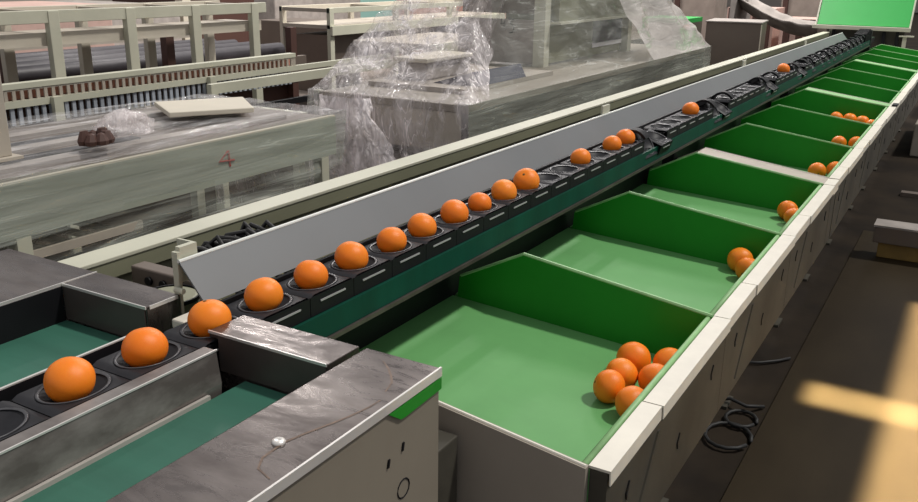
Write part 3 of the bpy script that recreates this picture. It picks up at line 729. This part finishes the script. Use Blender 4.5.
# scrawled "43" seen through the film
b = MB(); yn = 5.697
def nt(px, pz): return (-2.98 + px, yn, 1.215 + pz)
b.tube([nt(-.02, .05), nt(-.025, .015), nt(.0, .02)], .005, 5); b.tube([nt(.01, .05), nt(0, -.005)], .005, 5)
b.tube([nt(.035, .05), nt(.075, .05), nt(.05, .022), nt(.08, .0), nt(.072, -.04), nt(.045, -.045)], .006, 5)
b.build('marker_scrawl', M['ink'], w)
# film: tent over the machine
ring_b = [(-3.17, 3.76), (-2.15, 3.76), (-2.15, 8.20), (-3.17, 8.20)]
ring_t = [(-2.80, 4.62), (-2.58, 4.70), (-2.50, 6.95), (-2.90, 6.95)]
def per(ring, s):
    s = (s % 1) * 4; i = int(s) % 4; f = s - int(s); a, c = ring[i], ring[(i + 1) % 4]
    return Vector((a[0] + (c[0] - a[0]) * f, a[1] + (c[1] - a[1]) * f))
def tent(u, v):
    a = per(ring_b, v); c = per(ring_t, v)
    p = a.lerp(c, u ** .85); z = .955 + u * .95
    k = (.045 * nz3(p.x, p.y * .7, z * .8, 3.2) + .018 * nz3(p.x, p.y, z, 9)) * min(1, u * 5)
    return (p.x + k, p.y + k * 1.3, z + .02 * nz3(p.y, p.x, z, 5) * u)
for v0, v1, mm in ((-.25, .262, 'film_loose'), (.262, .41, 'film_thin'), (.41, .63, 'film_milky'), (.63, .75, 'film_clear')):
    MB().grid(lambda u, v: tent(u, v0 + v * (v1 - v0)), 60, int(200 * (v1 - v0))).build('film_tent', M[mm], w, smooth=True)
def skirt(u, v):
    p = per(ring_b, v); z = .962 - u * .60
    c = Vector((-2.66, 6)); d = (p - c).normalized()
    k = .012 + (.025 + .05 * u) * nz3(p.x * 2.2, p.y * 2.2, z * .7, 3.0) + .01 * nz3(p.x, p.y, z * .5, 14)
    p = p + d * k
    return (p.x, p.y, z)
MB().grid(lambda u, v: skirt(u, v * .25), 24, 70).build('film_skirt', M['film_loose'], w, smooth=True)
MB().grid(lambda u, v: skirt(u, .25 + v * .75), 24, 190).build('film_skirt', M['film_clear'], w, smooth=True)
# loose bunched tail hanging at the near left corner
def tail(u, v):
    z = .95 - u * .62; a = v * PI
    r = .12 + .10 * u
    x = -2.88 + .22 * u + r * 1.25 * math.cos(a); y = 3.70 - r * .5 * math.sin(a)
    k = .045 * nz3(x * 2, y, z * .7, 8) + .012 * nz3(x * 2, y, z * .5, 26)
    return (x + k, y + k, z)
MB().grid(tail, 60, 60).build('film_tail', M['film_bunch'], w, smooth=True)

# ------------------------------------------------------------------ beyond the wrapped machine
o = thing('steel_cabinet', 'brown grey steel cabinet behind the far end of the wrapped machine', 'cabinet', (-2.3, 9.6, 0))
m_ = Matrix.Translation((-2.27, 9.60, 0)) @ Matrix.Rotation(math.radians(6), 4, 'Z')
MB().box(-.27, .27, -.28, .28, .05, 1.11, m_).build('body', M['cart_steel'], o, bevel=.006)
MB().box(-.28, .28, -.29, .29, 1.1105, 1.125, m_).build('lid', M['cloth'], o, bevel=.003)
MB().box(.2705, .277, -.28, -.24, .1, 1.10, m_).build('hinge_strip', M['foam'], o)
for dx in (-.24, .2):
    for dy in (-.25, .2): MB().box(dx, dx + .04, dy, dy + .04, 0, .0495, m_).build('foot', M['black'], o)
o = thing('emergency_button', 'small red cap on a black box left of the brown grey steel cabinet', 'button', (-2.6, 9.1, 0))
MB().box(-2.68, -2.60, 9.02, 9.10, 0, 1.03).build('button_post', M['black'], o)
MB().lathe([(0, 1.031), (.035, 1.031), (.04, 1.06), (.03, 1.085), (0, 1.09)], 16, -2.64, 9.06).build('red_cap', M['redcap'], o, smooth=True)
o = thing('green_lidded_box', 'grey box with a green lid peeking out left of the steel cabinet', 'box', (-3, 9.6, 0))
MB().box(-3.2, -2.72, 9.3, 9.9, 0, 1.085).build('box_body', M['cart_steel'], o)
MB().box(-3.2, -2.72, 9.3, 9.9, 1.0855, 1.13).build('lid', M['board_green'], o)
def cloth(u, v):
    # a grey cloth sagging between two ends
    x = -2.85 + u * 1.22; y = 11.9 + .7 * v - u * .45
    z = 1.30 - .55 * u * .55 - .10 * math.sin(u * PI) - .16 * math.sin(v * PI) + .02 * nz3(x, y * 2, 0, 6)
    return (x, y, z)
b = MB().grid(cloth, 30, 20)
c_ = thing('grey_cloth_sling', 'grey cloth sagging like a trough between the steel cabinet and the green back belt', 'cloth', (-2.3, 11.8, 0))
o = b.build('sling', M['cloth'], c_, smooth=True); s = o.modifiers.new('t', 'SOLIDIFY'); s.thickness = .015
MB().box(-2.9, -2.84, 11.8, 12.7, 0, 1.31).build('support_post', M['cloth'], c_)
MB().box(-1.64, -1.60, 11.55, 12.1, 0, .98).build('support_post', M['cloth'], c_)
i = 0
for x, y, h, mm, lb in ((-2.95, 13.2, 1.12, 'carton_pink', 'left stack of pinkish slatted cartons behind the grey cloth'),
                        (-2.15, 13.1, 1.0, 'carton_pink', 'middle stack of pinkish slatted cartons behind the grey cloth'),
                        (-2.6, 15.2, 1.42, 'carton', 'brown slatted crate stack farther back above the grey cloth'),
                        (-4.0, 14.0, 1.25, 'carton', 'brown crate stack behind the green topped box')):
    o = thing('slatted_crate_stack', lb, 'crate', (x, y, 0), 'crates behind the grey cloth')
    MB().box(x - .33, x + .33, y, y + .7, .1, h).build('crate_body', M[mm], o)
    b = MB()
    for k in range(4 if mm == 'carton_pink' else 1): b.box(x - .30 + k * .17, x - .22 + k * .17, y - .04, y - .001, 0, h)
    b.build('slats', M['darkred'], o)

# ------------------------------------------------------------------ right-hand floor things
o = thing('low_crate', 'low ochre crate with a pale lid at the right edge on the floor', 'crate', (-.05, 5.7, .012))
MB().box(-.345, .35, 5.48, 5.58, .0125, .105).build('crate_side', M['yellow'], o, bevel=.004)
MB().box(-.375, .37, 5.45, 5.60, .1055, .200).build('crate_top', M['cart_steel'], o, bevel=.004)
MB().box(-.380, .375, 5.445, 5.605, .2005, .212).build('lid', M['cloth'], o)
o = thing('pale_carton', 'pale carton standing on the floor at the right edge beside the far trays', 'carton', (-.1, 9.5, 0))
MB().box(-.43, .5, 9.0, 10.6, .0, .30).build('box', M['cream_dull'], o, bevel=.01)
MB().box(-.43, .5, 9.78, 9.80, .3005, .303).build('lid_seam', M['carton'], o)
o = thing('pale_carton', 'farther pale carton past the first one, close beside the lip', 'carton', (-.1, 12, 0))
MB().box(-.40, .4, 11.6, 12.8, 0, .45).build('box', M['foam'], o, bevel=.01)
MB().box(-.40, .4, 12.18, 12.20, .4505, .453).build('lid_seam', M['carton'], o)
o = tag(MB().box(-.36, .5, 7.25, 7.33, 0, .03).build('floor_batten', M['cart_steel'], org=(0, 7.3, 0)), 'thin grey batten on the dark floor beyond the low crate', 'batten')
b = MB()
for k, (cx, cy, rr) in enumerate(((-.56, 2.9, .10), (-.55, 3.05, .07))):
    b.tube([(cx + rr * .8 * math.cos(t * .45), cy + rr * math.sin(t * .45) , .010 + .0006 * t) for t in range(14)], .007, 7)
b.tube([(-.75, 3.1, .01), (-.62, 3.16, .03), (-.55, 3.12, .035), (-.50, 3.2, .01)], .007, 7)
tag(b.build('floor_cable', M['rubber'], org=(-.56, 2.95, 0), smooth=True), 'black cable coiled on the floor beneath the nearest green trays', 'cable')
b = MB()
b.tube([(-.70, 3.55, .01), (-.60, 3.60, .012), (-.54, 3.66, .012), (-.50, 3.72, .01)], .006, 7)
tag(b.build('floor_cable', M['rubber'], org=(-.6, 3.6, 0), smooth=True), 'short black cable end on the floor under the second tray', 'cable')

# ------------------------------------------------------------------ lights
wd = bpy.data.worlds.new('hall'); SC.world = wd; wd.use_nodes = True
bg = wd.node_tree.nodes['Background']; bg.inputs[0].default_value = (.98, .97, 1.0, 1); bg.inputs[1].default_value = .42
def sun(name, d, strength, angle, col):
    l = bpy.data.lights.new(name, 'SUN'); l.energy = strength; l.angle = math.radians(angle); l.color = col
    o = bpy.data.objects.new(name, l); COL.objects.link(o)
    o.rotation_euler = Vector(d).to_track_quat('Z', 'Y').to_euler(); return o
sun('skylight', (.50, .34, 1.0), 2.2, 4, (1, .965, .90))
def area(name, loc, to, sx, sy, power, col, spread=180):
    l = bpy.data.lights.new(name, 'AREA'); l.shape = 'RECTANGLE'; l.size = sx; l.size_y = sy; l.energy = power; l.color = col; l.spread = math.radians(spread)
    o = bpy.data.objects.new(name, l); COL.objects.link(o); o.location = loc
    o.rotation_euler = (Vector(loc) - Vector(to)).to_track_quat('Z', 'Y').to_euler(); return o
for k, (x, y) in enumerate(((-6, 12), (-3, 14), (-9, 10), (-3.2, 9))):
    area('added_film_lamp', (x, y, 6), (x, y, 0), .25, 2.2, 210, (1, .95, .92))  # lamps added to draw bright streaks on the film

area('added_floor_spot', (-.125, 3.42, 2.3), (-.125, 3.42, 0), .50, .19, 6.5, (1, .80, .42), 3)  # added narrow-beam lamp making the bright strip on the sheet
area('added_floor_spot', (.315, 3.6, 2.3), (.315, 3.6, 0), .80, 2.3, 110, (1, .80, .48), 3)  # second added lamp, brightens the sheet's right side
# ------------------------------------------------------------------ camera
R = [[0.86137024, 0.16721364, -0.4796675], [0.50780858, -0.25908601, 0.82158681], [0.01310538, -0.9512697, -0.3080815]]
cam = bpy.data.cameras.new('camera'); co = bpy.data.objects.new('camera', cam); COL.objects.link(co)
mw = Matrix(((R[0][0], -R[0][1], -R[0][2], 0), (R[1][0], -R[1][1], -R[1][2], 0), (R[2][0], -R[2][1], -R[2][2], 1.6), (0, 0, 0, 1)))
co.matrix_world = mw
cam.sensor_width = 36; cam.lens = 36 * 872.0516 / 918; cam.clip_start = .02; cam.clip_end = 200
SC.camera = co
SC.view_settings.view_transform = 'Standard'; SC.view_settings.look = 'None'; SC.view_settings.gamma = 1; SC.view_settings.exposure = 0
SC.view_settings.use_curve_mapping = False
